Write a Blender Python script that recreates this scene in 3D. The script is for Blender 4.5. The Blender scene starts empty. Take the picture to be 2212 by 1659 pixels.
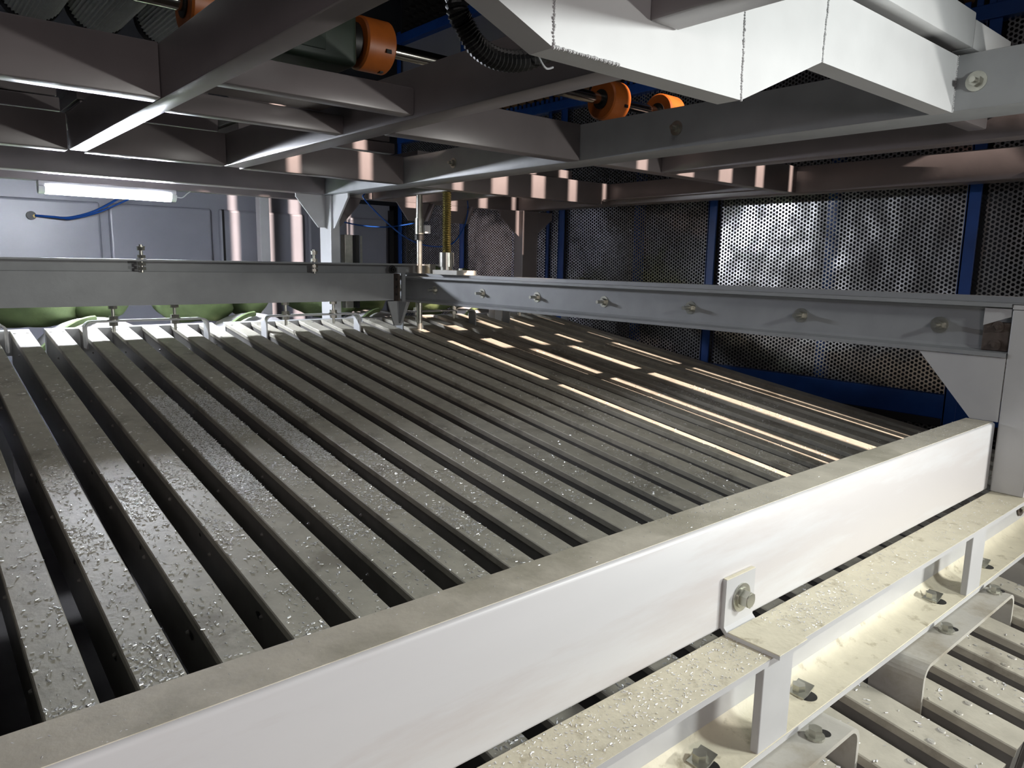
import bpy, bmesh, math, random
from mathutils import Vector, Matrix
import numpy as np
rnd = random.Random(7)
SC = bpy.context.scene
CO = SC.collection
H0 = 1.6                      # camera height above the floor; geometry below is measured from the camera

# ------------------------------------------------------------------ camera
cam = bpy.data.cameras.new('camera'); camo = bpy.data.objects.new('camera', cam); CO.objects.link(camo)
cam.sensor_width = 36.0; cam.lens = 36*1577.1/2212; cam.clip_start = 0.02
ya, pi_, ro = map(math.radians, (49.56, -9.327, 1.077))
fw = Vector((math.cos(ya)*math.cos(pi_), math.sin(ya)*math.cos(pi_), math.sin(pi_)))
rt = Vector((math.sin(ya), -math.cos(ya), 0)); up = rt.cross(fw)
r2 = rt*math.cos(ro)+up*math.sin(ro); u2 = -rt*math.sin(ro)+up*math.cos(ro)
camo.matrix_world = Matrix(((r2.x, u2.x, -fw.x, 0), (r2.y, u2.y, -fw.y, 0), (r2.z, u2.z, -fw.z, H0), (0, 0, 0, 1)))
SC.camera = camo
# ------------------------------------------------------------------ world, sun, lights, exposure
w = bpy.data.worlds.new('world'); SC.world = w; w.use_nodes = True
w.node_tree.nodes['Background'].inputs[0].default_value = (0.80, 0.72, 0.70, 1)
w.node_tree.nodes['Background'].inputs[1].default_value = 0.05
sun = bpy.data.lights.new('sun', 'SUN'); suno = bpy.data.objects.new('sun', sun); CO.objects.link(suno)
sun.energy = 14.0; sun.angle = math.radians(0.25); sun.color = (1.0, 0.79, 0.67)
suno.rotation_euler = Vector((0.012, 1.0, -0.60)).to_track_quat('-Z', 'Y').to_euler()
def area(name, loc, size, energy, col, target):
    l = bpy.data.lights.new(name, 'AREA'); l.shape = 'RECTANGLE'; l.size, l.size_y = size
    l.energy = energy; l.color = col
    o = bpy.data.objects.new(name, l); CO.objects.link(o); o.location = (loc[0], loc[1], loc[2]+H0)
    d = Vector(target)-Vector(loc); o.rotation_euler = d.to_track_quat('-Z', 'Y').to_euler(); return o
KEY = area('work_light', (1.78, -0.50, 0.46), (0.22, 0.10), 12.8, (0.97, 1.0, 0.97), (0.75, 1.5, -0.25)); KEY.data.spread = math.radians(118)
KEY2 = area('second_work_light', (3.0, -0.9, -0.33), (0.30, 0.10), 23, (1.0, 0.985, 0.93), (1.2, 0.7, -0.7)); KEY2.data.spread = math.radians(125)
FILL = area('left_fill_light', (-0.7, -1.25, 0.15), (0.7, 0.4), 9.5, (1.0, 0.88, 0.87), (0.5, 0.7, -0.75)); FILL.data.spread = math.radians(130)  # added pinkish fill to brighten the left side, not a lamp of the hall
TOP = area('added_top_fill', (0.2, 0.9, 2.9), (0.8, 0.8), 9, (1.0, 0.93, 0.90), (0.9, 2.4, 0.0))  # added fill from above to lift the dark rollers, no known lamp there
vs = SC.view_settings; vs.view_transform = 'Standard'; vs.look = 'None'; vs.gamma = 1; vs.use_curve_mapping = False
vs.exposure = 0.0

# ------------------------------------------------------------------ materials
def lin(c):
    return tuple(((v/255)/12.92 if v/255 <= .04045 else ((v/255+.055)/1.055)**2.4) for v in c)
def mat(name, rgb, rough=.45, metal=0., noise=.06, scale=14., bump=0., spec=.5, rgb2=None, nscale2=None, cov=.5, stretch=None, coat=0.):
    m = bpy.data.materials.new(name); m.use_nodes = True; nt = m.node_tree; N = nt.nodes; L = nt.links
    b = N['Principled BSDF']; b.inputs['Roughness'].default_value = rough; b.inputs['Metallic'].default_value = metal
    b.inputs['Specular IOR Level'].default_value = spec
    if coat: b.inputs['Coat Weight'].default_value = coat; b.inputs['Coat Roughness'].default_value = .25
    g = N.new('ShaderNodeNewGeometry'); vec = g.outputs['Position']
    if stretch:
        mp = N.new('ShaderNodeMapping'); mp.inputs['Scale'].default_value = stretch; L.new(vec, mp.inputs[0]); vec = mp.outputs[0]
    n = N.new('ShaderNodeTexNoise'); n.inputs['Scale'].default_value = scale; n.inputs['Detail'].default_value = 6; L.new(vec, n.inputs['Vector'])
    c = lin(rgb)
    r = N.new('ShaderNodeValToRGB'); r.color_ramp.elements[0].position = .3; r.color_ramp.elements[1].position = .7
    r.color_ramp.elements[0].color = (*[v*(1-noise*2) for v in c], 1); r.color_ramp.elements[1].color = (*[min(1, v*(1+noise)) for v in c], 1)
    L.new(n.outputs['Fac'], r.inputs[0]); out = r.outputs[0]
    if rgb2:
        n2 = N.new('ShaderNodeTexNoise'); n2.inputs['Scale'].default_value = nscale2 or 3; n2.inputs['Detail'].default_value = 8; n2.inputs['Roughness'].default_value = .65
        L.new(vec, n2.inputs['Vector'])
        r3 = N.new('ShaderNodeValToRGB'); r3.color_ramp.elements[0].position = cov; r3.color_ramp.elements[1].position = cov+.12
        L.new(n2.outputs['Fac'], r3.inputs[0])
        mx = N.new('ShaderNodeMix'); mx.data_type = 'RGBA'; mx.inputs[7].default_value = (*lin(rgb2), 1)
        L.new(r3.outputs[0], mx.inputs[0]); L.new(out, mx.inputs[6]); out = mx.outputs[2]
    L.new(out, b.inputs['Base Color'])
    if bump:
        bp = N.new('ShaderNodeBump'); bp.inputs['Strength'].default_value = bump; bp.inputs['Distance'].default_value = .004
        n4 = N.new('ShaderNodeTexNoise'); n4.inputs['Scale'].default_value = scale*4; n4.inputs['Detail'].default_value = 5; L.new(vec, n4.inputs['Vector'])
        L.new(n4.outputs['Fac'], bp.inputs['Height']); L.new(bp.outputs[0], b.inputs['Normal'])
    return m
M = dict(
    paint=mat('grey_paint', (190, 191, 192), .38, noise=.03, scale=9, bump=.05),
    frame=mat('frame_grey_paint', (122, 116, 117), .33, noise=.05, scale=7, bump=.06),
    beam=mat('beam_grey_paint', (150, 153, 155), .42, noise=.05, scale=10, bump=.12),
    dusty=mat('dusty_grey_paint', (186, 184, 176), .5, noise=.05, scale=20, bump=.15, rgb2=(158, 152, 138), nscale2=5, cov=.52, stretch=(1, 1, 1)),
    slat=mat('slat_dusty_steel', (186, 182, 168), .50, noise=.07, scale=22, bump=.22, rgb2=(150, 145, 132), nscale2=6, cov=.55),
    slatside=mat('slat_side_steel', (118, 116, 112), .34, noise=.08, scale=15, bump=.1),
    face=mat('scuffed_pale_paint', (206, 207, 209), .42, noise=.03, scale=3, bump=.06, rgb2=(196, 193, 193), nscale2=2.5, cov=.5, stretch=(.35, 1, 2.5)),
    dust=mat('fine_dust', (208, 202, 186), .65, noise=.06, scale=18, bump=.2, rgb2=(178, 173, 156), nscale2=3.2, cov=.5),
    cream=mat('dust_coated_paint', (216, 210, 188), .6, noise=.04, scale=24, bump=.25, rgb2=(176, 168, 144), nscale2=26, cov=.57),
    zinc=mat('zinc_plate', (190, 190, 180), .28, metal=.85, noise=.08, scale=40),
    zincyel=mat('passivated_steel', (176, 165, 110), .25, metal=.9, noise=.1, scale=40),
    rust=mat('brown_primer', (84, 74, 68), .7, noise=.15, scale=30, rgb2=(60, 40, 30), nscale2=12, cov=.55),
    blue=mat('blue_paint', (26, 74, 150), .4, noise=.08, scale=10),
    hose=mat('blue_air_hose', (28, 70, 140), .25, noise=.02),
    black=mat('black_rubber', (20, 20, 20), .5, noise=.1),
    foam=mat('black_foam', (24, 22, 20), .8, noise=.2),
    foamsun=mat('foam_sunlit_tint', (150, 120, 90), .8, noise=.1),  # same black foam, sunlight on its peaks put into a tan colour
    orange=mat('orange_plastic', (172, 92, 32), .45, noise=.12, scale=12, bump=.05),
    gear=mat('dark_green_paint', (44, 56, 46), .5, noise=.1),
    green=mat('green_canvas', (120, 138, 92), .85, noise=.10, scale=12, bump=.35),
    white=mat('white_canvas', (205, 203, 205), .8, noise=.04, scale=12, bump=.2),
    fabric=mat('ribbed_grey', (206, 212, 212), .45, noise=.06, scale=30),
    panel=mat('grey_panel_paint', (132, 133, 142), .36, noise=.03, scale=4, bump=.04),
    seam=mat('dark_seam', (60, 60, 66), .7, noise=.05),
    concrete=mat('concrete', (44, 41, 39), .85, noise=.2, scale=4, bump=.4),
    dark=mat('dark_sheet', (34, 36, 42), .7, noise=.15, scale=3),
    sheet=mat('reflective_sheet', (110, 104, 100), .22, metal=.6, noise=.08, scale=3),
    chrome=mat('polished_steel', (200, 198, 190), .14, metal=1., noise=.05, scale=30),
    chip=mat('metal_shaving', (252, 252, 250), .30, metal=.5, noise=.05, scale=60),  # near-white and half diffuse: part of the glint brightness is put into the colour
    yellow=mat('yellow_paint', (150, 125, 30), .5),
    plastic=mat('white_plastic', (225, 228, 232), .35, noise=.02),
)
def emis(name, col, s):
    m = bpy.data.materials.new(name); m.use_nodes = True; b = m.node_tree.nodes['Principled BSDF']
    b.inputs['Emission Color'].default_value = (*col, 1); b.inputs['Emission Strength'].default_value = s; b.inputs['Base Color'].default_value = (.9, .9, .9, 1); return m
M['glow'] = emis('lamp_diffuser', (.86, .90, 1.0), 460)
M['pin'] = emis('indicator', (.85, .95, .4), 1.2)

def perf_mat():
    m = bpy.data.materials.new('perforated_galvanised'); m.use_nodes = True; nt = m.node_tree; N = nt.nodes; L = nt.links
    b = N['Principled BSDF']; out = N['Material Output']
    b.inputs['Metallic'].default_value = .85; b.inputs['Roughness'].default_value = .22; b.inputs['Base Color'].default_value = (.50, .50, .50, 1)
    tc = N.new('ShaderNodeTexCoord'); sp = N.new('ShaderNodeSeparateXYZ'); L.new(tc.outputs['Object'], sp.inputs[0])
    P = .0245
    def math_(op, a, bb=None, c=None):
        n = N.new('ShaderNodeMath'); n.operation = op
        for i, v in enumerate((a, bb, c)):
            if v is None: continue
            if isinstance(v, (int, float)): n.inputs[i].default_value = v
            else: L.new(v, n.inputs[i])
        return n.outputs[0]
    def cell(oy, oz):
        y = math_('ADD', math_('DIVIDE', sp.outputs[1], P*math.sqrt(3)), oy); z = math_('ADD', math_('DIVIDE', sp.outputs[2], P), oz)
        fy = math_('MULTIPLY', math_('SUBTRACT', math_('FRACT', y), .5), P*math.sqrt(3)); fz = math_('MULTIPLY', math_('SUBTRACT', math_('FRACT', z), .5), P)
        return math_('SQRT', math_('ADD', math_('MULTIPLY', fy, fy), math_('MULTIPLY', fz, fz)))
    d = math_('MINIMUM', cell(0, 0), cell(.5, .5))
    hole = math_('LESS_THAN', d, P*.345)
    tr = N.new('ShaderNodeBsdfTransparent'); mx = N.new('ShaderNodeMixShader')
    L.new(hole, mx.inputs[0]); L.new(b.outputs[0], mx.inputs[1]); L.new(tr.outputs[0], mx.inputs[2]); L.new(mx.outputs[0], out.inputs[0])
    n = N.new('ShaderNodeTexNoise'); n.inputs['Scale'].default_value = 2.6; n.inputs['Detail'].default_value = 2; L.new(tc.outputs['Object'], n.inputs['Vector'])
    bp = N.new('ShaderNodeBump'); bp.inputs['Strength'].default_value = .4; bp.inputs['Distance'].default_value = .045
    L.new(n.outputs['Fac'], bp.inputs['Height']); L.new(bp.outputs[0], b.inputs['Normal'])
    return m
M['perf'] = perf_mat()

# ------------------------------------------------------------------ mesh helpers (coordinates relative to camera height)
def bxm(bm, x0, x1, y0, y1, z0, z1, bev=0., seg=2):
    r = bmesh.ops.create_cube(bm, size=1.0); vs_ = r['verts']
    for v in vs_:
        v.co = Vector((x0+(v.co.x+.5)*(x1-x0), y0+(v.co.y+.5)*(y1-y0), z0+(v.co.z+.5)*(z1-z0)))
    if bev > 0:
        ed = list({e for v in vs_ for e in v.link_edges}); bmesh.ops.bevel(bm, geom=ed, offset=bev, segments=seg, affect='EDGES', profile=.5)
    return bm
def box(*a, **k):
    return bxm(bmesh.new(), *a, **k)
def prism(pts, axis, a0, a1, bm=None):
    """polygon pts in the plane normal to axis, extruded from a0 to a1"""
    bm = bm or bmesh.new()
    def mk(p, a):
        return {'x': (a, p[0], p[1]), 'y': (p[0], a, p[1]), 'z': (p[0], p[1], a)}[axis]
    A = [bm.verts.new(mk(p, a0)) for p in pts]; B = [bm.verts.new(mk(p, a1)) for p in pts]; n = len(pts)
    fs = [bm.faces.new(A), bm.faces.new(list(reversed(B)))]
    for i in range(n): fs.append(bm.faces.new((A[i], B[i], B[(i+1) % n], A[(i+1) % n])))
    bmesh.ops.recalc_face_normals(bm, faces=fs); return bm
def cyl(bm, p0, p1, r, seg=20, r1=None, caps=True):
    p0 = Vector(p0); p1 = Vector(p1); d = p1-p0; L = d.length
    q = d.to_track_quat('Z', 'Y').to_matrix().to_4x4(); q.translation = (p0+p1)/2
    bmesh.ops.create_cone(bm, cap_ends=caps, segments=seg, radius1=r, radius2=r if r1 is None else r1, depth=L, matrix=q); return bm
def tube(bm, pts, r, seg=10, smooth=6):
    P = [Vector(p) for p in pts]; out = []
    for i in range(len(P)-1):
        a = P[max(i-1, 0)]; b = P[i]; c = P[i+1]; d = P[min(i+2, len(P)-1)]
        for k in range(smooth):
            t = k/smooth; out.append(.5*((2*b)+(c-a)*t+(2*a-5*b+4*c-d)*t*t+(3*b-a-3*c+d)*t**3))
    out.append(P[-1]); rings = []
    up_ = Vector((0, 0, 1))
    for i, p in enumerate(out):
        d = (out[min(i+1, len(out)-1)]-out[max(i-1, 0)]).normalized()
        u = d.cross(up_); u = u.normalized() if u.length > 1e-4 else Vector((1, 0, 0)); v = d.cross(u).normalized()
        rr = r(i) if callable(r) else r
        rings.append([bm.verts.new(p+u*math.cos(2*math.pi*k/seg)*rr+v*math.sin(2*math.pi*k/seg)*rr) for k in range(seg)])
    for a, b in zip(rings, rings[1:]):
        for k in range(seg): bm.faces.new((a[k], a[(k+1) % seg], b[(k+1) % seg], b[k]))
    bm.faces.new(list(reversed(rings[0]))); bm.faces.new(rings[-1])
    return bm
def path_tube(p0, p1, w, up_w, bm=None):
    pass
ABS = {}
def fin(name, bm, m, parent=None, smooth=False, loc=None, sharp=True):
    """link bm (in camera-height coordinates) as one mesh object under parent"""
    me = bpy.data.meshes.new(name); bmesh.ops.recalc_face_normals(bm, faces=bm.faces[:]) if len(bm.faces) < 60000 else None
    if loc is None: loc = parent['_o'] if parent is not None and '_o' in parent else None
    if loc is None:
        xs = [v.co.x for v in bm.verts]; ys = [v.co.y for v in bm.verts]; zs = [v.co.z for v in bm.verts]
        loc = ((min(xs)+max(xs))/2, (min(ys)+max(ys))/2, min(zs))
    loc = Vector(loc)
    bmesh.ops.translate(bm, verts=bm.verts, vec=-loc)
    bm.to_mesh(me); bm.free(); me.materials.append(M[m] if isinstance(m, str) else m)
    if smooth:
        me.polygons.foreach_set('use_smooth', [True]*len(me.polygons))
        try: me.set_sharp_from_angle(angle=math.radians(38))
        except Exception: pass
    o = bpy.data.objects.new(name, me); CO.objects.link(o)
    if parent is not None:
        o.parent = parent
    else:
        o.location = (loc.x, loc.y, loc.z+H0); o['_o'] = [loc.x, loc.y, loc.z]
    return o
def thing(name, label, cat, loc, group=None, kind=None, rot=None):
    o = bpy.data.objects.new(name, None); CO.objects.link(o); o.empty_display_size = .05
    o.location = (loc[0], loc[1], loc[2]+H0); o['_o'] = [float(v) for v in loc]
    if rot: o.rotation_euler = rot
    if label: o['label'] = label
    if cat: o['category'] = cat
    if group: o['group'] = group
    if kind: o['kind'] = kind
    return o
def tag(o, label, cat, group=None, kind=None):
    if label: o['label'] = label
    if cat: o['category'] = cat
    if group: o['group'] = group
    if kind: o['kind'] = kind
    return o
def struct(name, bm, m, smooth=False):
    o = fin(name, bm, m, smooth=smooth); o['kind'] = 'structure'; return o

def bolt_bm(axis, p, r=.012, nut=True, stud=.02, washer=True, direction=-1, bm=None):
    """hex nut, washer and stud standing out from point p along axis*direction"""
    bm = bm or bmesh.new(); d = Vector({'x': (1, 0, 0), 'y': (0, 1, 0), 'z': (0, 0, 1)}[axis])*direction; p = Vector(p)
    if washer: cyl(bm, p, p+d*.003, r*1.75, 20)
    cyl(bm, p+d*.003, p+d*(.003+r*.9), r, 6)
    if stud: cyl(bm, p+d*(.003+r*.9), p+d*(.003+r*.9+stud), r*.52, 12)
    return bm

# ------------------------------------------------------------------ the setting
SL = math.radians(8.063); TS = math.tan(SL)
def zbed(y): return -.96+TS*y
FZ = -H0
struct('floor', box(-3.5, 6.0, -3.2, 9.0, FZ-.06, FZ), 'concrete')
struct('ceiling', box(-3.5, 6.0, -3.2, 9.0, 6.9, 7.0), 'dark')
struct('wall_left', box(-3.6, -3.5, -3.2, 9.0, FZ, 6.9), 'panel')
# unseen front wall behind the camera: upright slits shaped to cut the sun into stripes
wf = bmesh.new(); 
bxm(wf, -3.5, 1.405, -3.1, -3.0, FZ, 6.9)
for a, b in ((1.465, 1.785), (1.85, 2.40)): bxm(wf, a, b, -3.1, -3.0, FZ, 6.9)
for a, b in ((1.405, 1.465), (1.785, 1.85)): bxm(wf, a, b, -3.1, -3.0, FZ, 4.2); bxm(wf, a, b, -3.1, -3.0, 5.1, 6.9)
for zz0, zz1, sl_ in ((FZ, 3.30, [(2.50, 2.563), (2.825, 2.93), (3.20, 3.29), (3.55, 3.635)]), (3.30, 6.9, [(2.45, 2.52), (2.735, 2.85), (3.05, 3.155), (3.365, 3.435), (3.685, 3.712)])):
    x = 2.40
    for a, b in sl_:
        bxm(wf, x, a-.055, -3.1, -3.0, zz0, zz1); x = b-.055
    bxm(wf, x, 6.0, -3.1, -3.0, zz0, zz1)
bxm(wf, 2.4, 3.8, -3.1, -3.02, FZ, 1.6)
struct('wall_front', wf, 'dark')

# back wall of grey pressed panels
YB = 7.1
wb = thing('wall_back', None, None, (1.5, YB, FZ), kind='structure')
fin('wall_sheet', box(-3.5, 4.26, YB+.02, YB+.05, FZ, .60), 'panel', wb)
fin('wall_top_sheet', box(-3.5, 4.6, YB+.25, YB+.30, .3, 6.9), 'dark', wb)
seams = [(-1.52, .45), (-.49, .55), (.50, 1.425), (1.49, 2.34), (2.41, 3.24), (3.30, 3.72), (3.76, 4.2)]
for a, b in seams:
    ztop = .452
    bm = box(a, b, YB-.03, YB+.02, FZ+.3, ztop, bev=.022, seg=3); fin('pressed_panel', bm, 'panel', wb)
fin('door_gap', box(2.435, 2.455, YB-.034, YB+.0, -.6, .452), 'black', wb)
fin('wall_edge_gap', box(4.24, 4.29, YB-.02, YB+.02, -.9, .55), 'black', wb)
fin('wall_lip', box(-3.5, 2.40, YB-.02, YB+.02, .59, .61), 'panel', wb)

# right wall: perforated galvanised sheet on a blue frame, with acoustic lining above
XW = 4.4; k_ = XW/3.2
wr = thing('wall_right', None, None, (XW, 3.0, FZ), kind='structure')
def sheet(y0, y1, z0, z1, dish):
    bm = bmesh.new(); ny, nz = 26, 22; vs_ = []
    for i in range(ny+1):
        for j in range(nz+1):
            u, v = i/ny, j/nz
            d = dish*math.sin(math.pi*u)*math.sin(math.pi*min(1, max(0, v)))+.004*math.sin(7*u+2*dish*500)*math.sin(5*v+1)
            vs_.append(bm.verts.new((XW+d, y0+(y1-y0)*u, z0+(z1-z0)*v)))
    for i in range(ny):
        for j in range(nz):
            a = i*(nz+1)+j; bm.faces.new((vs_[a], vs_[a+1], vs_[a+nz+2], vs_[a+nz+1]))
    return bm
ys = [-1.6, -.14, 1.405, 3.02, 4.52, 5.93, 7.1]
for n, (a, b) in enumerate(zip(ys, ys[1:])):
    fin('perforated_sheet', sheet(a+.02, b-.02, -.665, .62, [.015, -.02, .028, .030, -.025, .02][n]), 'perf', wr, smooth=True)
    fin('perforated_sheet', sheet(a+.02, b-.02, -1.55, -.84, .01), 'perf', wr, smooth=True)
    fin('perforated_sheet', sheet(a+.02, b-.02, .62, 1.27, .012), 'perf', wr, smooth=True)
def angle_post(y, w=.055, x0=XW-.035):
    bm = box(x0, x0+.012, y, y+w, -1.55, 2.4, bev=.003); bxm(bm, x0, XW-.002, y+w-.01, y+w, -1.55, 2.4)
    return fin('blue_post', bm, 'blue', wr)
for y in (1.40, 3.0, 4.49, 5.90, 7.05): angle_post(y, .068)
angle_post(4.70-.02, .03); 
for y in (.6, 2.20, 3.74, 5.2): fin('blue_stud', box(XW+.05, XW+.11, y, y+.06, -1.55, 1.3), 'blue', wr)
fin('blue_rail', box(XW-.03, XW+.05, -1.6, 7.1, -.80, -.668, bev=.004), 'blue', wr)
fin('blue_rail', box(XW-.03, XW+.05, -1.6, 7.1, -.845, -.80, bev=.004), 'dark', wr)
fin('backing_sheet', box(XW+.16, XW+.2, -3.1, 8.8, FZ, 6.9), 'dark', wr)
fin('blue_rail', box(XW-.05, XW+.05, -1.6, 7.1, 1.262, 1.335, bev=.004), 'blue', wr)
bm = bmesh.new()
for i in range(150):
    y = -1.5+i*.0575; bxm(bm, XW-.048, XW-.04, y, y+.03, 1.335, 1.365)
o = fin('rail_teeth', bm, 'blue', wr); o['kind'] = 'stuff'
for z0 in (1.34, 2.36):
    fin('foam_lining', box(XW+.02, XW+.12, -1.6, 7.1, z0, z0+.62), 'foam', wr)
    bm = bmesh.new(); j = 0
    z = z0+.06
    while z < z0+.58:
        y = -1.5+(j % 2)*.055
        while y < 7.0:
            cyl(bm, (XW+.02, y, z), (XW-.045, y, z), .030, 8, r1=.010); y += .11
        z += .085; j += 1
    o = fin('foam_peaks', bm, 'foamsun' if z0 < 2 else 'foam', wr); o['kind'] = 'stuff'  # lower peaks carry the painted sunlit tint, upper ones stay black
fin('blue_rail', box(XW-.06, XW+.05, -1.6, 7.1, 2.27, 2.36, bev=.004), 'blue', wr)
fin('upper_sheet', box(XW+.02, XW+.04, -1.6, 7.1, 1.96, 2.27), 'panel', wr)

# ------------------------------------------------------------------ front beam
fb = thing('front_beam', 'big pale grey rectangular steel tube running across the foreground, dust on its top', 'steel beam', (1.2, .70, -.627))
fin('tube', box(-.75, 2.412, .667, .750, -.627, -.426, bev=.007, seg=3), 'face', fb, smooth=True)
fin('top_dust', box(-.75, 2.408, .6735, .7435, -.4265, -.4252), 'dust', fb)
fin('end_cap', box(2.412, 2.4135, .672, .745, -.622, -.431), 'paint', fb)

# corner post at the right
cp = thing('corner_post', 'upright grey square steel post at the right end of the foreground beam', 'steel post', (2.46, .62, -.632))
fin('post_tube', box(2.4145, 2.50, .577, .662, -.632, -.101, bev=.004), 'paint', cp)
fin('post_cap', box(2.412, 2.502, .574, .662, -.1005, -.087, bev=.002), 'paint', cp)

# ------------------------------------------------------------------ bolt beam
bb = thing('side_channel', 'long grey steel channel with a row of bolts along its web, perforated wall behind', 'steel beam', (2.44, 2.3, -.238))
ch = [(2.41, -.238), (2.41, -.226), (2.452, -.221), (2.460, -.213), (2.460, -.108), (2.452, -.100), (2.41, -.095), (2.41, -.0835), (2.470, -.0835), (2.470, -.238)]
fin('channel', prism(ch, 'y', .664, 4.02), 'beam', bb)
fin('top_flange_run', box(2.41, 2.47, .40, .664, -.0855, -.0835+.001), 'beam', bb)
fin('rear_channel', box(2.472, 2.497, .35, 4.3, -.235, -.066, bev=.002), 'beam', bb)
for y in (.862, 1.315, 1.786, 2.256, 2.707, 3.149, 3.601, 4.00):
    fin('bolt', bolt_bm('x', (2.460, y, -.160), r=.0145, stud=.032), 'zinc', bb, smooth=True)
gus = [(.664, -.240), (.896, -.240), (.737, -.4255), (.664, -.4255)]
fin('gusset_plate', prism(gus, 'x', 2.4145, 2.4225), 'paint', bb)
fin('end_cleat', box(2.432, 2.459, .667, .735, -.222, -.14, bev=.002), 'rust', bb)
fin('cleat_corner', prism([(.667, -.1), (.735, -.1), (.735, -.150), (.667, -.122)], 'x', 2.428, 2.440), 'paint', bb)
for p_ in ((2.432, .697, -.152), (2.432, .700, -.205)): fin('cleat_bolt', bolt_bm('x', p_, r=.009, stud=.006), 'rust', bb)
for y in (1.9, 2.62, 3.18):
    pass

# ------------------------------------------------------------------ far beam
YF = 3.9
fbm = thing('far_channel', 'grey steel channel crossing under the lamp at the far end of the slats', 'steel beam', (.9, YF, -.235))
chf = [(YF, -.233), (4.10, -.233), (4.10, -.225), (YF+.02, -.218), (YF+.012, -.21), (YF+.012, -.092), (YF+.02, -.084), (4.02, -.078), (4.02, -.070), (YF, -.070)]
fin('channel', prism(chf, 'x', -1.6, 2.36), 'beam', fbm)
fin('top_angle', box(-1.6, 2.75, YF-.045, 4.03, -.0200, -.0105, bev=.001), 'beam', fbm)
fin('angle_leg', box(-1.6, 2.66, YF+.045, YF+.053, -.070, -.0185), 'beam', fbm)
for x in (.945, 1.835):
    bm = bmesh.new(); y = YF-.020
    cyl(bm, (x, y, -.072), (x, y, .060), .008, 14); cyl(bm, (x, y, -.012), (x, y, -.008), .022, 20)
    for z in (-.005, -.040, -.062): cyl(bm, (x, y, z), (x, y, z+.015), .0185, 6)
    cyl(bm, (x, y, .032), (x, y, .048), .0175, 6); cyl(bm, (x, y, .048), (x, y, .052), .019, 20)
    fin('height_screw', bm, 'zinc', fbm, smooth=True)
cb = thing('corner_bracket', 'dark bracket with bolt holes where the far beam meets the bolted channel', 'bracket', (2.38, YF, -.31))
fin('plate', box(2.362, 2.374, YF-.05, YF+.10, -.235, -.070), 'rust', cb)
fin('plate_edge', box(2.385, 2.409, YF-.055, YF-.043, -.236, -.068), 'beam', cb)
fin('upper_plate', box(2.362, 2.41, YF-.04, YF-.03, -.066, -.03), 'beam', cb)
fin('bolt', bolt_bm('y', (2.345, YF-.008, -.045), r=.014, stud=.015), 'black', cb)
fin('gusset', prism([(2.30, -.236), (2.46, -.236), (2.395, -.385), (2.345, -.385)], 'y', YF-.03, YF-.018), 'beam', cb)
fin('gusset_rib', prism([(YF-.12, -.238), (YF-.018, -.238), (YF-.018, -.37), (YF-.05, -.37)], 'x', 2.375, 2.387), 'beam', cb)
for z in (-.105, -.15, -.195): fin('bolt_hole', cyl(bmesh.new(), (2.3605, YF-.028, z), (2.3625, YF-.028, z), .008, 12), 'black', cb)

# ------------------------------------------------------------------ slats
NS = 27; PW = .0828; PITCH = .1458; X0R = .2165
ORD = ['first', 'second', 'third', 'fourth', 'fifth', 'sixth', 'seventh', 'eighth', 'ninth', 'tenth', 'eleventh', 'twelfth', 'thirteenth', 'fourteenth', 'fifteenth', 'sixteenth', 'seventeenth', 'eighteenth', 'nineteenth', 'twentieth', 'twenty-first', 'twenty-second', 'twenty-third', 'twenty-fourth', 'twenty-fifth', 'twenty-sixth', 'twenty-seventh', 'twenty-eighth', 'twenty-ninth']
LEN = (4.22-.335)/math.cos(SL); hw = PW/2
def mesh_of(name, bm, m, smooth=False):
    me = bpy.data.meshes.new(name); bmesh.ops.recalc_face_normals(bm, faces=bm.faces[:]); bm.to_mesh(me); bm.free(); me.materials.append(M[m])
    if smooth: me.polygons.foreach_set('use_smooth', [True]*len(me.polygons))
    return me
cap = [(-hw, -.019), (-hw, -.0025), (-hw+.0025, 0), (hw-.0025, 0), (hw, -.0025), (hw, -.019), (hw-.003, -.019), (hw-.003, -.003), (-hw+.003, -.003), (-hw+.003, -.019)]
me_cap = mesh_of('cover', prism(cap, 'y', 0, LEN), 'slat')
lw = hw-.0032
low = [(-lw, -.165), (-lw, -.0032), (lw, -.0032), (lw, -.165), (lw-.016, -.165), (lw-.016, -.162), (lw-.003, -.162), (lw-.003, -.0062), (-lw+.003, -.0062), (-lw+.003, -.162), (-lw+.016, -.162), (-lw+.016, -.165)]
me_low = mesh_of('channel', prism(low, 'y', .002, LEN-.002), 'slatside')
me_end = mesh_of('end_plate', box(-lw+.003, lw-.003, -.0, .004, -.160, -.0065), 'slatside')
bm = bmesh.new(); cyl(bm, (0, 0, 0), (0, 0, .0022), .0085, 14, r1=.0065); cyl(bm, (0, 0, .0022), (0, 0, .0027), .003, 6)
me_screw = mesh_of('screw', bm, 'dusty')
bm = bmesh.new(); cyl(bm, (0, 0, 0), (-.006, 0, 0), .006, 10, r1=.003)
me_rivet = mesh_of('side_rivet', bm, 'slatside')
slat_roots = {}
def child(me, root, loc, name):
    o = bpy.data.objects.new(name, me); CO.objects.link(o); o.parent = root; o.location = loc; return o
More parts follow.
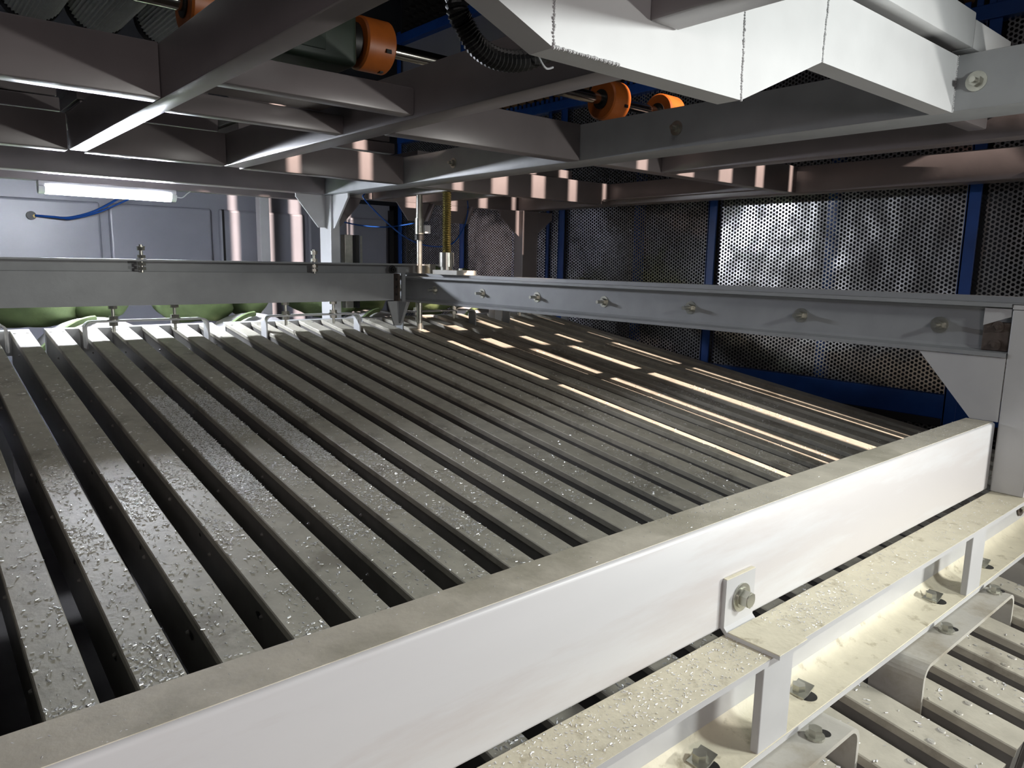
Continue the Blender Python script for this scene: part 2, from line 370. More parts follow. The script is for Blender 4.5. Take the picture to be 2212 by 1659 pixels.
for i in range(-1, NS-1):
    xr = X0R+PITCH*i; xc = xr-hw
    if i == -1: xc -= .0
    k = i+1
    lab = 'long dusty grey sheet-metal slat, %s from the left in the sloping bed' % ORD[k]
    if k > 13: lab = 'long dark sheet-metal slat, %s from the perforated wall side of the sloping bed' % ORD[NS-1-k]
    if k in (5, 6, 7): lab = 'sheet-metal slat covered with a thick patch of shiny shavings, %s from the left' % ORD[k]
    s = thing('bed_slat', lab, 'slat', (xc, .335, zbed(.335)), 'slats of the sloping bed', rot=(SL, 0, 0))
    child(me_cap, s, (0, 0, 0), 'cover'); child(me_low, s, (0, 0, 0), 'channel')
    child(me_end, s, (0, .004, 0), 'end_plate')
    c_ = math.cos(SL)
    for y in (.444, 1.30, 2.284, 3.2, 4.165):
        for dx in (-.026, .026):
            child(me_screw, s, (dx, (y-.335)/c_, 0), 'screw')
    for q in range(11):
        child(me_rivet, s, (-lw, (.5+q*.34-.335)/c_+.02*((i*7+q*3) % 3), -.05-.012*((i+q) % 2)), 'side_rivet')
    slat_roots[i] = s
# torn holes seen in the leftmost slat sides
for i in (1, 2, 3):
    for (yy, zz, r) in ((1.55, -.055, .010), (1.95, -.04, .007), (1.25, -.085, .006), (2.5, -.05, .006)):
        bm = bmesh.new(); n = 7; vs_ = [bm.verts.new((-lw-.0012, (yy-.335)+r*1.6*math.cos(2*math.pi*k/n)*rnd.uniform(.6, 1.2), zz+r*math.sin(2*math.pi*k/n)*rnd.uniform(.6, 1.2))) for k in range(n)]
        bm.faces.new(vs_)
        me = mesh_of('scuff_mark', bm, 'black'); child(me, slat_roots[i], (0, 0, 0), 'scuff_mark')
# end bars tying the slats six by six
NM = ['left', 'second', 'third', 'fourth']
for g, a in enumerate((-3, 3, 9, 15, 21)):
    xa = X0R+PITCH*a-PW; xb = X0R+PITCH*(a+5)
    xa = max(xa, .07-PW)
    b = min(xb, X0R+PITCH*(NS-2))
    y = 4.222; bm = prism([(y, zbed(y)-.12), (y, zbed(y)), (y+.035, zbed(y)+.004), (y+.035, zbed(y)-.12)], 'x', xa, b)
    tag(fin('slat_end_bar', bm, 'paint'), 'pale bar closing the far ends of the %s group of six slats' % ['leftmost', 'second', 'third', 'fourth', 'rightmost'][g], 'bar', 'end bars of the slats')

# ------------------------------------------------------------------ hanger straps
def strap(x0, x1, yc, ztop, zleg, label, rods, rodtop, wid=.075, th=.008, m='beam', rm='zinc'):
    t = thing('hanger_strap', label, 'bracket', ((x0+x1)/2, yc, zleg), 'hanger straps')
    r = .035; pts = []
    def arc(cx, cz, rr, a0, a1, n=6): return [(cx+rr*math.cos(math.radians(a0+(a1-a0)*k/n)), cz+rr*math.sin(math.radians(a0+(a1-a0)*k/n))) for k in range(n+1)]
    outer = [(x0, zleg)]+arc(x0+r, ztop-r, r, 180, 90)+arc(x1-r, ztop-r, r, 90, 0)+[(x1, zleg)]
    inner = [(x1-th, zleg)]+arc(x1-r, ztop-r, r-th, 0, 90)+arc(x0+r, ztop-r, r-th, 90, 180)+[(x0+th, zleg)]
    bm = bmesh.new(); O = outer; I = list(reversed(inner)); y0, y1 = yc-wid/2, yc+wid/2; n = len(O)
    V = [[bm.verts.new((p[0], y, p[1])) for p in L_] for L_ in (O, I) for y in (y0, y1)]
    of, ob, if_, ib = V
    for k in range(n-1):
        bm.faces.new((of[k], of[k+1], ob[k+1], ob[k])); bm.faces.new((if_[k], if_[k+1], ib[k+1], ib[k]))
        bm.faces.new((of[k], of[k+1], if_[k+1], if_[k])); bm.faces.new((ob[k], ob[k+1], ib[k+1], ib[k]))
    bm.faces.new((of[0], ob[0], ib[0], if_[0])); bm.faces.new((of[-1], ob[-1], ib[-1], if_[-1]))
    fin('bent_strap', bm, m, t)
    for x in rods:
        bm = bmesh.new(); cyl(bm, (x, yc, ztop-.06), (x, yc, rodtop), .0078, 12)
        for z in (ztop-th-.020, ztop+.003, rodtop-.020): cyl(bm, (x, yc, z), (x, yc, z+.017), .021, 6)
        cyl(bm, (x, yc, ztop), (x, yc, ztop+.003), .027, 20)
        fin('hanger_rod', bm, rm, t, smooth=True)
    return t
farx = [(-.18, .394), (.70, 1.275), (1.58, 2.165), (2.46, 3.045), (3.34, 3.93)]
fl = ['at the left edge of the picture', 'leftmost complete one under the far beam', 'middle one under the far beam, left of the post foot', 'right one under the far beam, below the bolted channel', 'dark one at the far right behind the channel']
for (a, b), l in zip(farx, fl):
    strap(a, b, 4.0, -.308, -.44, 'bent steel hanger strap, '+l, (a+.13, b-.16), -.233, m='paint' if a < 2.4 else 'beam')
# ------------------------------------------------------------------ lower channel in front
lc = thing('lower_channel', 'pale grey steel channel with yellowish dust below the foreground beam', 'steel beam', (1.2, .61, -.813))
chl = [(.565, -.813), (.565, -.802), (.650, -.802), (.650, -.6435), (.565, -.6435), (.565, -.633), (.660, -.633), (.660, -.813)]
fin('channel', prism(chl, 'x', -.6, 3.3), 'paint', lc)
fin('top_dust', box(-.6, 3.3, .5655, .6595, -.6335, -.6322), 'cream', lc)
fin('bottom_dust', prism([(.566, -.802), (.566, -.7995), (.605, -.7985), (.628, -.796), (.643, -.789), (.6499, -.778), (.6499, -.802)], 'x', -.6, 3.3), 'cream', lc, smooth=True)
for x in (.08, 1.035, 1.99, 2.95):
    fin('stiffener_plate', box(x, x+.094, .566, .581, -.801, -.642, bev=.002), 'paint', lc)
for x in (.62, .945, 1.262, 1.901, 2.241):
    bm = cyl(bmesh.new(), (x, .600, -.7995), (x, .600, -.7985), .019, 20); fin('bolt_hole', bm, 'black', lc)
    bm = prism([(x-.022, -.7965), (x-.004, -.7945), (x+.018, -.785), (x+.018, -.7825), (x-.005, -.791), (x-.022, -.7935)], 'y', .595, .628)
    fin('bent_washer', bm, 'zinc', lc)
    bm = cyl(bmesh.new(), (x-.004, .615, -.795), (x-.004, .615, -.780), .0125, 6)
    fin('hex_nut', bm, 'zinc', lc)
bm = bmesh.new(); cyl(bm, (2.70, .648, -.725), (2.70, .645, -.725), .04, 24); fin('burnt_ring', bm, 'rust', lc)
fin('hex_bolt', bolt_bm('y', (2.70, .645, -.725), r=.024, stud=0, washer=False), 'zinc', lc)
for (a, b, l) in ((.70, 1.288, 'bent strap under the lower channel, right corner at the bottom picture edge'), (1.580, 2.168, 'wide bent strap hanging below the lower channel at the lower right'), (2.453, 3.044, 'bent strap below the lower channel cut by the right picture edge')):
    t = strap(a, b, .562, -.817, -.945, l, (), 0, wid=.11, th=.009, m='dusty')
    for x in ((a+.48, a+.17) if a < 1 else (1.79, 2.116) if a < 2 else (a+.17, b-.1)):
        bm = bmesh.new(); cyl(bm, (x, .540, -.8165), (x, .540, -.812), .017, 20); cyl(bm, (x, .540, -.812), (x, .540, -.799), .0125, 6)
        fin('strap_bolt', bm, 'zinc', t)
        bm = bmesh.new(); cyl(bm, (x+.024, .534, -.8168), (x+.024, .534, -.8162), .011, 20); fin('slot', bm, 'black', t)
# L bracket
lb = thing('angle_clip', 'small bent angle plate with a hex bolt on the foreground beam face', 'bracket', (1.1, .61, -.632))
y = .6665
bm = prism([(.6665, -.531), (.6585, -.531), (.6585, -.618), (.652, -.6245), (.552, -.6245), (.552, -.6315), (.655, -.6315), (.6665, -.621)], 'x', 1.056, 1.146)
fin('bent_plate', bm, 'paint', lb)
fin('plate_dust', box(1.0565, 1.1455, .5525, .650, -.6245, -.6228), 'cream', lb)
fin('plate_dust', box(1.057, 1.145, .6588, .6662, -.531, -.5298), 'cream', lb)
bm = bmesh.new(); cyl(bm, (1.103, .6585, -.574), (1.103, .6555, -.574), .026, 28); cyl(bm, (1.103, .6555, -.574), (1.103, .6525, -.574), .019, 24); fin('washer', bm, 'zinc', lb, smooth=True)
bm = bmesh.new(); cyl(bm, (1.103, .6525, -.574), (1.103, .639, -.574), .0155, 6); cyl(bm, (1.103, .639, -.574), (1.103, .6375, -.574), .0125, 20); fin('hex_bolt', bm, 'zinc', lb, smooth=True)

# ------------------------------------------------------------------ overhead welded frame
Z0, Z1 = .405, .543
of = thing('overhead_gantry', 'dark grey welded frame of rectangular steel tubes overhead', 'steel frame', (1.2, 2.3, Z0))
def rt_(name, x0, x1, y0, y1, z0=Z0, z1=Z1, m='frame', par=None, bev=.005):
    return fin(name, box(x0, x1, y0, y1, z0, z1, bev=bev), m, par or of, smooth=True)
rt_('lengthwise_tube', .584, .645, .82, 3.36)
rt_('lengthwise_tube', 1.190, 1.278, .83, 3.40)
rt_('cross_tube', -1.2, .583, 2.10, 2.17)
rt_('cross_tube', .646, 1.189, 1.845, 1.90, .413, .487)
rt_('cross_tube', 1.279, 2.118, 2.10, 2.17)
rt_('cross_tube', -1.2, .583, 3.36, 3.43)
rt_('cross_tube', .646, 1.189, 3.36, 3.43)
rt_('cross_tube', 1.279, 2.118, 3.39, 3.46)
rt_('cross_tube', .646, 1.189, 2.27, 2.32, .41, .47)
fin('cover_sheet', box(.66, 1.10, 1.95, 2.26, .470, .474), 'sheet', of)
# stepped trays above the far cross tubes
for k, (yy, zz) in enumerate(((3.45, .56), (3.50, .625), (3.56, .69))):
    for (a, b) in ((-1.2, .58), (.65, 1.19), (1.28, 2.10)):
        fin('tray_strip', box(a, b, yy, yy+.5, zz, zz+.052, bev=.003), 'frame', of)
# bolts hidden on tubes
bs = thing('side_frame_beam', 'long grey rectangular tube overhead with three bolts, running from lower left to the right edge', 'steel beam', (2.19, 2.3, Z0))
rt_('tube', 2.120, 2.265, .25, 4.46, m='beam', par=bs)
for y in (.722, 1.64, 2.95): fin('bolt', bolt_bm('x', (2.120, y, .472), r=.014, stud=.016), 'zinc', bs, smooth=True)
# swan-neck beam
sn = thing('swan_neck_beam', 'bright grey welded tube with a dropped middle section, hanging near the camera overhead', 'steel beam', (1.2, .77, .29))
zb, zt_ = .291, .452
outl = [(-.4, Z0), (.43, Z0), (.7182, zb), (1.171, zb), (1.441, Z0-.002), (2.1195, Z0-.002), (2.1195, .540), (1.45, .540), (1.160, zt_), (.722, zt_), (.50, .540), (-.4, .540)]
def sn_part(name, pts): fin(name, prism(pts, 'y', .77, .818), 'paint', sn)
sn_part('left_arm', [(-.4, Z0), (.43, Z0), (.43, .560), (-.4, .560)])
sn_part('left_slope', [(.4305, Z0), (.718, zb), (.718, zt_), (.4305, .560)])
sn_part('dropped_section', [(.7185, zb), (1.171, zb), (1.166, zt_), (.7185, zt_)])
sn_part('right_slope', [(1.1715, zb), (1.441, Z0-.002), (1.447, .540), (1.1665, zt_)])
sn_part('right_arm', [(1.4415, Z0-.002), (2.1195, Z0-.002), (2.1195, .540), (1.4475, .540)])
def weld(p0, p1, r=.0026):
    bm = bmesh.new(); p0 = Vector(p0); p1 = Vector(p1); n = int((p1-p0).length/.0045)
    for k in range(n+1):
        p = p0.lerp(p1, k/n)+Vector((rnd.uniform(-.0012, .0012), rnd.uniform(-.0006, .0004), 0))
        bmesh.ops.create_icosphere(bm, subdivisions=1, radius=r*rnd.uniform(.7, 1.3), matrix=Matrix.Translation(p))
    return bm
for a, b in (((.7183, .7695, zb), (.7183, .7695, zt_)), ((1.1713, .7695, zb), (1.166, .7695, zt_)), ((1.4412, .7695, Z0), (1.447, .7695, .54)), ((2.118, .7695, Z0), (2.118, .7695, .54)), ((.7183, .7695, zb+.001), (.85, .7695, zb+.001))):
    fin('weld_bead', weld(a, b), 'paint', sn, smooth=True)
tag(fin('overhead_cross_tube', box(.915, .984, -.60, .7695, .366, .50, bev=.005), 'frame', smooth=True), 'dark square tube butting against the front of the dropped bright beam', 'steel beam')
tag(fin('upper_flat_bar', box(1.35, 2.13, .742, .80, .556, .640, bev=.004), 'paint', smooth=True), 'pale grey bar lying above the right arm of the bent bright beam', 'steel beam')
tag(fin('short_tube', box(2.15, 2.42, .748, .80, .560, .63, bev=.004), 'paint', smooth=True), 'short tube end with a dark slot beside the pale upper bar at the top right', 'steel beam')
tag(fin('slim_cross_bar', box(2.266, 3.765, .77, .80, .50, .560, bev=.004), 'frame', smooth=True), 'slim grey cross bar right of the bolted overhead tube, at the right edge', 'steel beam')

# right bay
rb = thing('gantry_bay', 'dark welded frame bay overhead at the right with sunlit stripes on its cross tubes', 'steel frame', (3.0, 3.0, Z0))
rt_('cross_tube', 2.266, 3.768, 2.10, 2.17, par=rb)
rt_('cross_tube', 2.266, 3.768, 3.45, 3.52, par=rb)
rt_('lengthwise_tube', 3.770, 3.90, .20, 4.39, par=rb)
rt_('lengthwise_tube', 2.50, 2.55, 3.53, 4.39, par=rb)
rt_('lengthwise_tube', 2.86, 2.91, 3.53, 4.39, par=rb)
rt_('lengthwise_tube', 2.62, 2.70, .25, 2.098, par=rb)
rt_('cross_tube', 2.266, 2.44, .79, .84, par=rb)
fin('inner_angle', box(3.70, 3.769, 2.18, 3.44, .43, .436), 'frame', rb)
fin('tray_strip', box(2.3, 3.5, 3.54, 4.0, .56, .61), 'frame', rb)

# far cross beams, posts, gussets
fc = thing('far_cross_beam', 'grey rectangular tube overhead directly above the tube lamp', 'steel beam', (.9, 4.34, Z0))
rt_('tube', -1.6, 2.119, 4.30, 4.40, z1=.54, m='frame', par=fc)
fin('cable_clip', box(.93, 1.02, 4.27, 4.30, .50, .506), 'paint', fc)
fc2 = thing('rear_cross_beam', 'dark rear cross tube with two hanging gusset plates right of the post', 'steel beam', (3.1, 4.44, Z0))
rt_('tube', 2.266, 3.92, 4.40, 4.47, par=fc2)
fin('gusset_plate', prism([(2.69, .405), (2.96, .405), (2.905, .283), (2.785, .283)], 'y', 4.40, 4.41), 'frame', fc2)
fin('gusset_plate', prism([(3.085, .405), (3.30, .405), (3.25, .283), (3.10, .283)], 'y', 4.40, 4.41), 'frame', fc2)
for x in (2.955, 3.298): fin('gusset_edge', prism([(x, .405), (x+.012, .405), (x-.042, .283), (x-.054, .283)], 'y', 4.34, 4.40), 'frame', fc2)
p1 = thing('support_post', 'light grey square post with gusset plates standing behind the far beam corner', 'steel post', (2.18, 4.38, FZ))
fin('post_tube', box(2.150, 2.212, 4.30, 4.453, FZ, .404, bev=.003), 'paint', p1)
fin('gusset_plate', prism([(1.955, .404), (2.149, .404), (2.149, .205), (2.10, .205), (1.955, .385)], 'y', 4.365, 4.377), 'paint', p1)
fin('gusset_plate', prism([(4.10, .404), (4.299, .404), (4.299, .20), (4.28, .20), (4.10, .38)], 'x', 2.165, 2.177), 'paint', p1)
fin('gusset_plate', prism([(2.213, .404), (2.42, .404), (2.40, .36), (2.25, .20), (2.213, .20)], 'y', 4.40, 4.412), 'frame', p1)
fin('slide_rail', box(2.245, 2.30, 4.30, 4.36, -.30, .165, bev=.002), 'zinc', p1)
fin('slide_rail', box(2.315, 2.335, 4.28, 4.33, -.30, .165), 'black', p1)
fin('scale_strip', box(2.337, 2.352, 4.27, 4.275, -.25, .16), 'zinc', p1)
p2 = thing('rear_support_post', 'dark grey post with gusset plates in front of the perforated wall', 'steel post', (3.8, 4.35, FZ))
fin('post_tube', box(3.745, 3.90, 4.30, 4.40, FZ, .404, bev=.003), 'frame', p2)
fin('gusset_plate', prism([(3.56, .404), (3.744, .404), (3.744, .21), (3.56, .35)], 'y', 4.345, 4.357), 'frame', p2)
fin('gusset_plate', prism([(3.901, .404), (4.09, .404), (4.09, .35), (3.901, .21)], 'y', 4.345, 4.357), 'frame', p2)
tag(fin('rear_column', box(2.69, 2.78, 6.80, 6.90, FZ, .75, bev=.004), 'paint'), 'slim pale column with a sunlit pink face in front of the grey panels', 'steel post')
# far lower members glimpsed right of the bracket
tag(fin('rear_channel_stub', box(3.28, 3.36, 4.05, 4.12, -.41, -.26), 'paint'), 'short grey upright stub under the bolted channel', 'bracket')

# ------------------------------------------------------------------ tube lamp
YL = 4.74
lr = tag(fin('lamp_rail', box(-1.6, 2.4, YL+.0, YL+.08, .400, .44), 'frame'), 'thin dark rail carrying the tube lamp', 'rail')
tl = thing('tube_lamp', 'glowing white tube lamp hanging above the far beam at the left', 'lamp', (1.02, YL+.04, .32))
fin('housing', box(.668, 1.372, YL+.005, YL+.075, .372, .3995, bev=.004), 'plastic', tl, smooth=True)
bm = bmesh.new(); seg = 14
pts = [(YL+.04+.036*math.cos(math.pi+math.pi*k/seg), .371+.040*math.sin(math.pi+math.pi*k/seg)) for k in range(seg+1)]
prism(pts, 'x', .70, 1.345, bm); fin('diffuser', bm, 'glow', tl, smooth=True)
for a, b in ((.668, .6995), (1.3455, 1.374)): fin('end_cap', prism([(p[0], p[1]) for p in pts], 'x', a, b), 'plastic', tl)
fin('lamp_wire', tube(bmesh.new(), [(1.374, YL+.03, .362), (1.41, YL+.03, .360), (1.44, YL+.03, .385), (1.46, YL+.03, .40)], .0035, 6), 'plastic', tl, smooth=True)
# ------------------------------------------------------------------ spindle, cylinder
sp = thing('lifting_spindle', 'threaded lifting screw with brass-coloured thread standing on the bolted channel', 'screw jack', (2.46, 3.52, -.066))
def thread(i): return .0265 if i % 2 else .0215
n = 58; bm = bmesh.new(); tube(bm, [(2.47, 3.50, .03+.37*k/n) for k in range(n+1)], thread, 16, smooth=1); fin('threaded_screw', bm, 'zincyel', sp, smooth=False)
bm = bmesh.new(); cyl(bm, (2.47, 3.50, -.022), (2.47, 3.50, .058), .042, 28); cyl(bm, (2.47, 3.50, -.04), (2.47, 3.50, -.022), .036, 28); cyl(bm, (2.47, 3.50, .058), (2.47, 3.50, .10), .020, 20); fin('nut_housing', bm, 'zinc', sp, smooth=True)
fin('base_plate', box(2.42, 2.56, 3.33, 3.57, -.0675, -.041, bev=.002), 'dusty', sp)
bm = bmesh.new()
for y in (3.36, 3.54): cyl(bm, (2.47, y, -.041), (2.47, y, -.030), .012, 6)
fin('plate_bolt', bm, 'zinc', sp)
gc = thing('lift_cylinder', 'slender steel cylinder with a black collar left of the threaded screw', 'cylinder', (2.52, 3.86, -.5))
bm = bmesh.new(); cyl(bm, (2.52, 3.86, .170), (2.52, 3.86, .265), .027, 24); cyl(bm, (2.52, 3.86, .265), (2.52, 3.86, .42), .022, 24, r1=.018); fin('barrel', bm, 'zinc', gc, smooth=True)
bm = bmesh.new(); cyl(bm, (2.52, 3.86, .135), (2.52, 3.86, .165), .030, 24); fin('collar', bm, 'black', gc, smooth=True)
bm = bmesh.new(); cyl(bm, (2.52, 3.86, -.50), (2.52, 3.86, .14), .0165, 20); fin('rod', bm, 'zinc', gc, smooth=True)
fin('sensor', box(2.535, 2.575, 3.82, 3.84, .175, .225, bev=.002), 'plastic', gc)
fin('clevis', box(2.555, 2.60, 3.80, 3.86, -.067, -.01, bev=.003), 'zinc', gc)

# ------------------------------------------------------------------ hoses
tag(fin('air_hose', tube(bmesh.new(), [(2.25, 4.05, .40), (2.222, 4.0, .367), (2.356, 4.0, .252), (2.522, 4.0, .147), (2.696, 4.0, .104), (2.861, 4.0, .123), (2.955, 4.0, .223), (2.992, 4.0, .331), (2.99, 4.0, .41)], .0048, 8), 'hose', smooth=True), 'thin blue air hose sagging in a loop behind the threaded screw', 'hose', None)
tag(fin('air_hose', tube(bmesh.new(), [(2.30, 4.47, .41), (2.42, 5.0, .36), (2.62, 5.0, .28), (2.95, 5.0, .262), (3.3, 5.0, .32)], .005, 8), 'hose', smooth=True), 'thin blue air hose with white glints, short loop right of the post', 'hose', None)
ah = thing('wall_hose', 'blue hose leaving a black fitting on the lit grey panel', 'hose', (.93, 6.9, .3))
fin('hose_line', tube(bmesh.new(), [(.95, 7.02, .312), (1.05, 6.95, .305), (1.166, 6.9, .303), (1.335, 6.85, .36), (1.512, 6.8, .472), (1.66, 6.75, .58)], .009, 8), 'hose', ah, smooth=True)
fin('hose_line', tube(bmesh.new(), [(1.14, 6.93, .292), (1.20, 6.9, .30), (1.36, 6.86, .352), (1.55, 6.82, .45), (1.75, 6.75, .56)], .007, 8), 'hose', ah, smooth=True)
bm = bmesh.new(); cyl(bm, (.925, 7.09, .312), (.925, 7.03, .312), .034, 18); fin('fitting', bm, 'black', ah, smooth=True)
bm = bmesh.new(); cyl(bm, (.945, 7.03, .308), (.945, 7.02, .308), .013, 12); fin('fitting_ring', bm, 'yellow', ah)
def corr(i): return .0155 if i % 2 else .0185
bm = bmesh.new(); P0 = [(.735, 1.02, .56), (.722, 1.0, .41), (.737, 1.0, .376), (.766, 1.0, .347), (.815, 1.0, .336), (.885, 1.0, .352), (.98, 1.0, .41), (1.02, 1.0, .5)]
tag(fin('corrugated_hose', tube(bm, P0, corr, 14, smooth=14), 'black'), 'black corrugated cable hose curving beneath the bright bent beam', 'hose')
tag(fin('cable_tie', tube(bmesh.new(), [(.868, .975, .372), (.872, .972, .350), (.892, .974, .332), (.915, .98, .338)], .0018, 6), 'plastic'), 'thin white cable tie around the black corrugated hose', 'cable tie')

# ------------------------------------------------------------------ drive shaft with orange wheels, gearbox, ribbed rollers
tag(fin('drive_shaft', cyl(bmesh.new(), (.35, 2.24, .695), (3.1, 2.24, .695), .0235, 24), 'chrome', smooth=True), 'polished round shaft above the overhead frame', 'shaft')
def wheel(x, lab, wdt=.105, R=.082):
    t = thing('orange_wheel', lab, 'wheel', (x, 2.24, .695-R), 'orange wheels on the shaft')
    bm = bmesh.new(); pr = [(-wdt/2, .036), (-wdt/2, R-.006), (-wdt/2+.006, R), (wdt/2-.006, R), (wdt/2, R-.006), (wdt/2, .036)]; seg = 48; rings = []
    for k in range(seg):
        a = 2*math.pi*k/seg; rings.append([bm.verts.new((x+p[0], 2.24+p[1]*math.cos(a), .695+p[1]*math.sin(a))) for p in pr])
    for k in range(seg):
        A, B = rings[k], rings[(k+1) % seg]
        for j in range(len(pr)): bm.faces.new((A[j], A[(j+1) % len(pr)], B[(j+1) % len(pr)], B[j]))
    fin('rim', bm, 'orange', t, smooth=True)
    bm = bmesh.new(); cyl(bm, (x-wdt/2-.004, 2.24, .695), (x+wdt/2+.004, 2.24, .695), .040, 28); fin('hub', bm, 'black', t, smooth=True)
    bm = bmesh.new(); bxm(bm, x+.012, x+.030, 2.24-R-.0005, 2.24-R+.004, .66, .672); bxm(bm, x+.02, x+.032, 2.215, 2.235, .695-R-.0008, .695-R+.004); fin('slot', bm, 'black', t)
wheel(.745, 'orange wheel cut by the top edge, beside the ribbed rollers')
wheel(1.275, 'orange wheel beside the dark green gearbox, between two overhead tubes')
wheel(2.425, 'orange wheel on the shaft seen under the bright dropped beam')
wheel(2.80, 'small glimpse of an orange wheel right of the other one')
gb = thing('gearbox', 'dark green gear motor left of the orange wheel', 'gearbox', (1.05, 2.24, .60))
fin('housing', box(.86, 1.17, 2.13, 2.35, .59, .80, bev=.02, seg=3), 'gear', gb, smooth=True)
fin('cover', box(.90, 1.06, 2.125, 2.131, .62, .76, bev=.002), 'gear', gb)
bm = bmesh.new(); cyl(bm, (1.17, 2.24, .695), (1.215, 2.24, .695), .06, 24); fin('flange', bm, 'black', gb, smooth=True)
fin('mount', box(1.04, 1.2, 2.3, 2.5, .585, .60), 'blue', gb)
lab3 = ['leftmost pale ribbed roller at the top left corner', 'middle pale ribbed roller at the top left', 'pale ribbed roller nearest the orange wheel']
for k, xx in enumerate((.43, .62, .83)):
    bm = bmesh.new(); seg = 96; R = .092; A = []; B = []
    for j in range(seg):
        a = 2*math.pi*j/seg; r = R-(.0065 if j % 2 else 0)
        A.append(bm.verts.new((xx+r*math.cos(a), 2.36, .83+r*math.sin(a)))); B.append(bm.verts.new((xx+r*math.cos(a), 2.90, .83+r*math.sin(a))))
    for j in range(seg): bm.faces.new((A[j], A[(j+1) % seg], B[(j+1) % seg], B[j]))
    bm.faces.new(A); bm.faces.new(list(reversed(B)))
    t = thing('ribbed_roller', lab3[k], 'roller', (xx, 2.36, .738), 'ribbed rollers'); fin('ribbed_shell', bm, 'fabric', t)
    bm = bmesh.new(); cyl(bm, (xx, 2.901, .83), (xx, 2.935, .83), .0945, 40); fin('end_disc', bm, 'dark', t)

# ------------------------------------------------------------------ canvas sleeves and domes behind the slats
def lump(c, r, seed, pinch=None, sub=4, amp=.06):
    bm = bmesh.new(); bmesh.ops.create_icosphere(bm, subdivisions=sub, radius=1.0); R = random.Random(seed)
    ph = [R.uniform(0, 6.28) for _ in range(6)]
    for v in bm.verts:
        n = v.co.normalized(); d = 1+amp*(math.sin(4*n.x+3*n.z+ph[0])+.6*math.sin(7*n.y-5*n.x+ph[1])+.4*math.sin(11*n.z+6*n.x+ph[2]))
        v.co = Vector((c[0]+n.x*r[0]*d*(1 if abs(n.x) < .8 else .96), c[1]+n.y*r[1]*d, c[2]+n.z*r[2]*d))
    return bm
sw = ['at the far left', 'under the middle of the far beam', 'beside the foot of the far post', 'in the shade right of the bracket']
for k, xc in enumerate((.72, 1.60, 2.48, 3.36)):
    t = thing('canvas_sleeve', 'puffed olive green canvas sleeve over a pale dome, '+sw[k], 'sleeve', (xc, 4.7, -.62), 'canvas sleeves behind the slats')
    fin('green_canvas', lump((xc-.13, 4.86, -.22), (.27, .26, .19), 3*k+1), 'green', t, smooth=True)
    fin('green_canvas', lump((xc+.22, 4.90, -.21), (.17, .24, .17), 3*k+2), 'green', t, smooth=True)
    bm = bmesh.new(); seg, rg = 40, 10; rr = .34; top = bm.verts.new((xc+.14, 4.62, -.335)); prev = None
    for j in range(1, rg+1):
        a = j/rg*math.pi/2; ring = [bm.verts.new((xc+.14+rr*math.sin(a)*math.cos(2*math.pi*s/seg), 4.62+rr*.85*math.sin(a)*math.sin(2*math.pi*s/seg), -.62+.285*math.cos(a))) for s in range(seg)]
        for s in range(seg):
            if prev is None: bm.faces.new((top, ring[s], ring[(s+1) % seg]))
            else: bm.faces.new((prev[s], ring[s], ring[(s+1) % seg], prev[(s+1) % seg]))
        prev = ring
    fin('pale_dome', bm, 'white', t, smooth=True)
    pts = [(xc-.17+.30*u_, 4.40+.12*u_, -.50+.165*math.sin(math.pi/2*u_)) for u_ in [q/8 for q in range(9)]]
    fin('rolled_hem', tube(bmesh.new(), pts, .016, 8), 'green', t, smooth=True)
tag(fin('grey_duct', cyl(bmesh.new(), (.30, 4.75, FZ), (.30, 4.75, -.1), .14, 32), 'paint', smooth=True), 'grey round duct behind the slats at the left edge', 'duct')

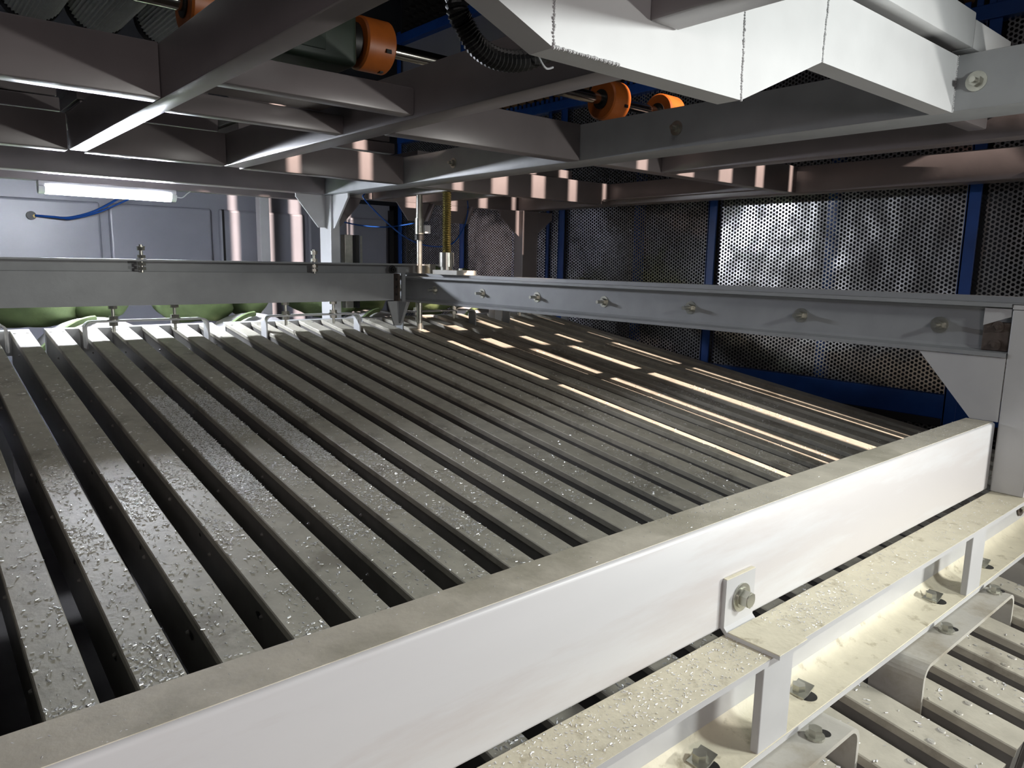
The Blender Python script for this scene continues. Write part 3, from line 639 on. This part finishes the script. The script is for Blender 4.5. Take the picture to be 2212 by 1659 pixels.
# ------------------------------------------------------------------ metal shavings
def shavings(name, label, n, sampler, par_z, size=(.003, .010), seed=1):
    R = np.random.RandomState(seed); K = 4; V = []; F = []
    for k in range(n):
        x, y, z, tilt = sampler(R); L = R.uniform(*size); W = L*R.uniform(.22, .5); a = R.uniform(0, 6.283); lift = R.uniform(0, .5)
        d = np.array([math.cos(a), math.sin(a), R.uniform(-.2, .3)]); s = np.array([-math.sin(a), math.cos(a), 0])
        c = np.array([x, y, z+.0006]); b0 = len(V); h = W*R.uniform(.3, .6)
        for j in range(K+1):
            t = math.pi*j/K
            o_ = s*W/2*math.cos(t)+np.array([0, 0, h*math.sin(t)])
            V.append(c-d*L/2+o_); V.append(c+d*L/2*(.6+lift)+o_)
        for j in range(K): F.append((b0+2*j, b0+2*j+1, b0+2*j+3, b0+2*j+2))
    V = np.array(V)
    tilt = SL if 'foreground' not in label and 'channel' not in label else 0.
    V -= np.array([1.2, 2.0, zbed(2.0)])
    Rm = np.array([[1, 0, 0], [0, math.cos(tilt), math.sin(tilt)], [0, -math.sin(tilt), math.cos(tilt)]]); V = V @ Rm.T
    me = bpy.data.meshes.new(name); me.from_pydata(V.tolist(), [], F); me.update(); me.polygons.foreach_set('use_smooth', [True]*len(F)); me.materials.append(M['chip']); o = bpy.data.objects.new(name, me); CO.objects.link(o); o.location = (1.2, 2.0, zbed(2.0)+H0); o.rotation_euler = (tilt, 0, 0)
    tag(o, label, 'shavings', kind='stuff'); return o
def on_slats(R):
    while True:
        i = R.randint(-1, NS-4) if R.rand() < .8 else R.randint(-1, 8); u_ = R.rand()
        y = .36+3.7*u_; x = X0R+PITCH*i-hw+R.uniform(-hw+.003, hw-.003)
        dens = .55*math.exp(-((y-1.6)/1.0)**2)*(1.0 if i < 9 else .35)+.02
        dens *= .35+1.3*(math.sin(9*y+2.1*i)*math.sin(5*x+3.3*y+i) > .15)
        if R.rand() < dens: return x, y, zbed(y), 0
def on_patch(R):
    while True:
        i = [4, 5, 6, 7][R.choice(4, p=[.42, .24, .28, .06])]; y = R.uniform(1.9, 3.05); x = X0R+PITCH*i-hw+R.uniform(-hw+.002, hw-.002)
        lo = {4: 1.95, 5: 2.45, 6: 2.1, 7: 2.5}[i]
        if y > lo+.15*R.rand() and y < 3.03-.1*R.rand(): return x, y, zbed(y)+R.uniform(0, .003), 0
def on_beam(R):
    while True:
        x = R.uniform(-.3, 2.35); y = R.uniform(.674, .745)
        d = .10+.9*(math.sin(6.2*x+1.0) > .25)*(x > .95)
        if R.rand() < d*.6: return x, y, -.4262, 0
def on_chan(R):
    while True:
        x = R.uniform(.2, 2.35); y = R.uniform(.57, .656)
        if R.rand() < (1 if x < 1.45 else .25): return x, y, -.6322, 0
shavings('slat_shavings', 'scattered shiny metal shavings on the slats', 15000, on_slats, 0, seed=3)
shavings('shaving_patch', 'dense glittering patch of metal shavings on neighbouring slats', 16000, on_patch, 0, size=(.0025, .0075), seed=5)
shavings('beam_shavings', 'sparse shiny specks on top of the foreground beam', 1300, on_beam, 0, size=(.0012, .0045), seed=8)
shavings('channel_shavings', 'shiny specks on the dusty top of the lower channel', 2600, on_chan, 0, size=(.0010, .0052), seed=9)
for o in bpy.data.objects:
    if '_o' in o: del o['_o']
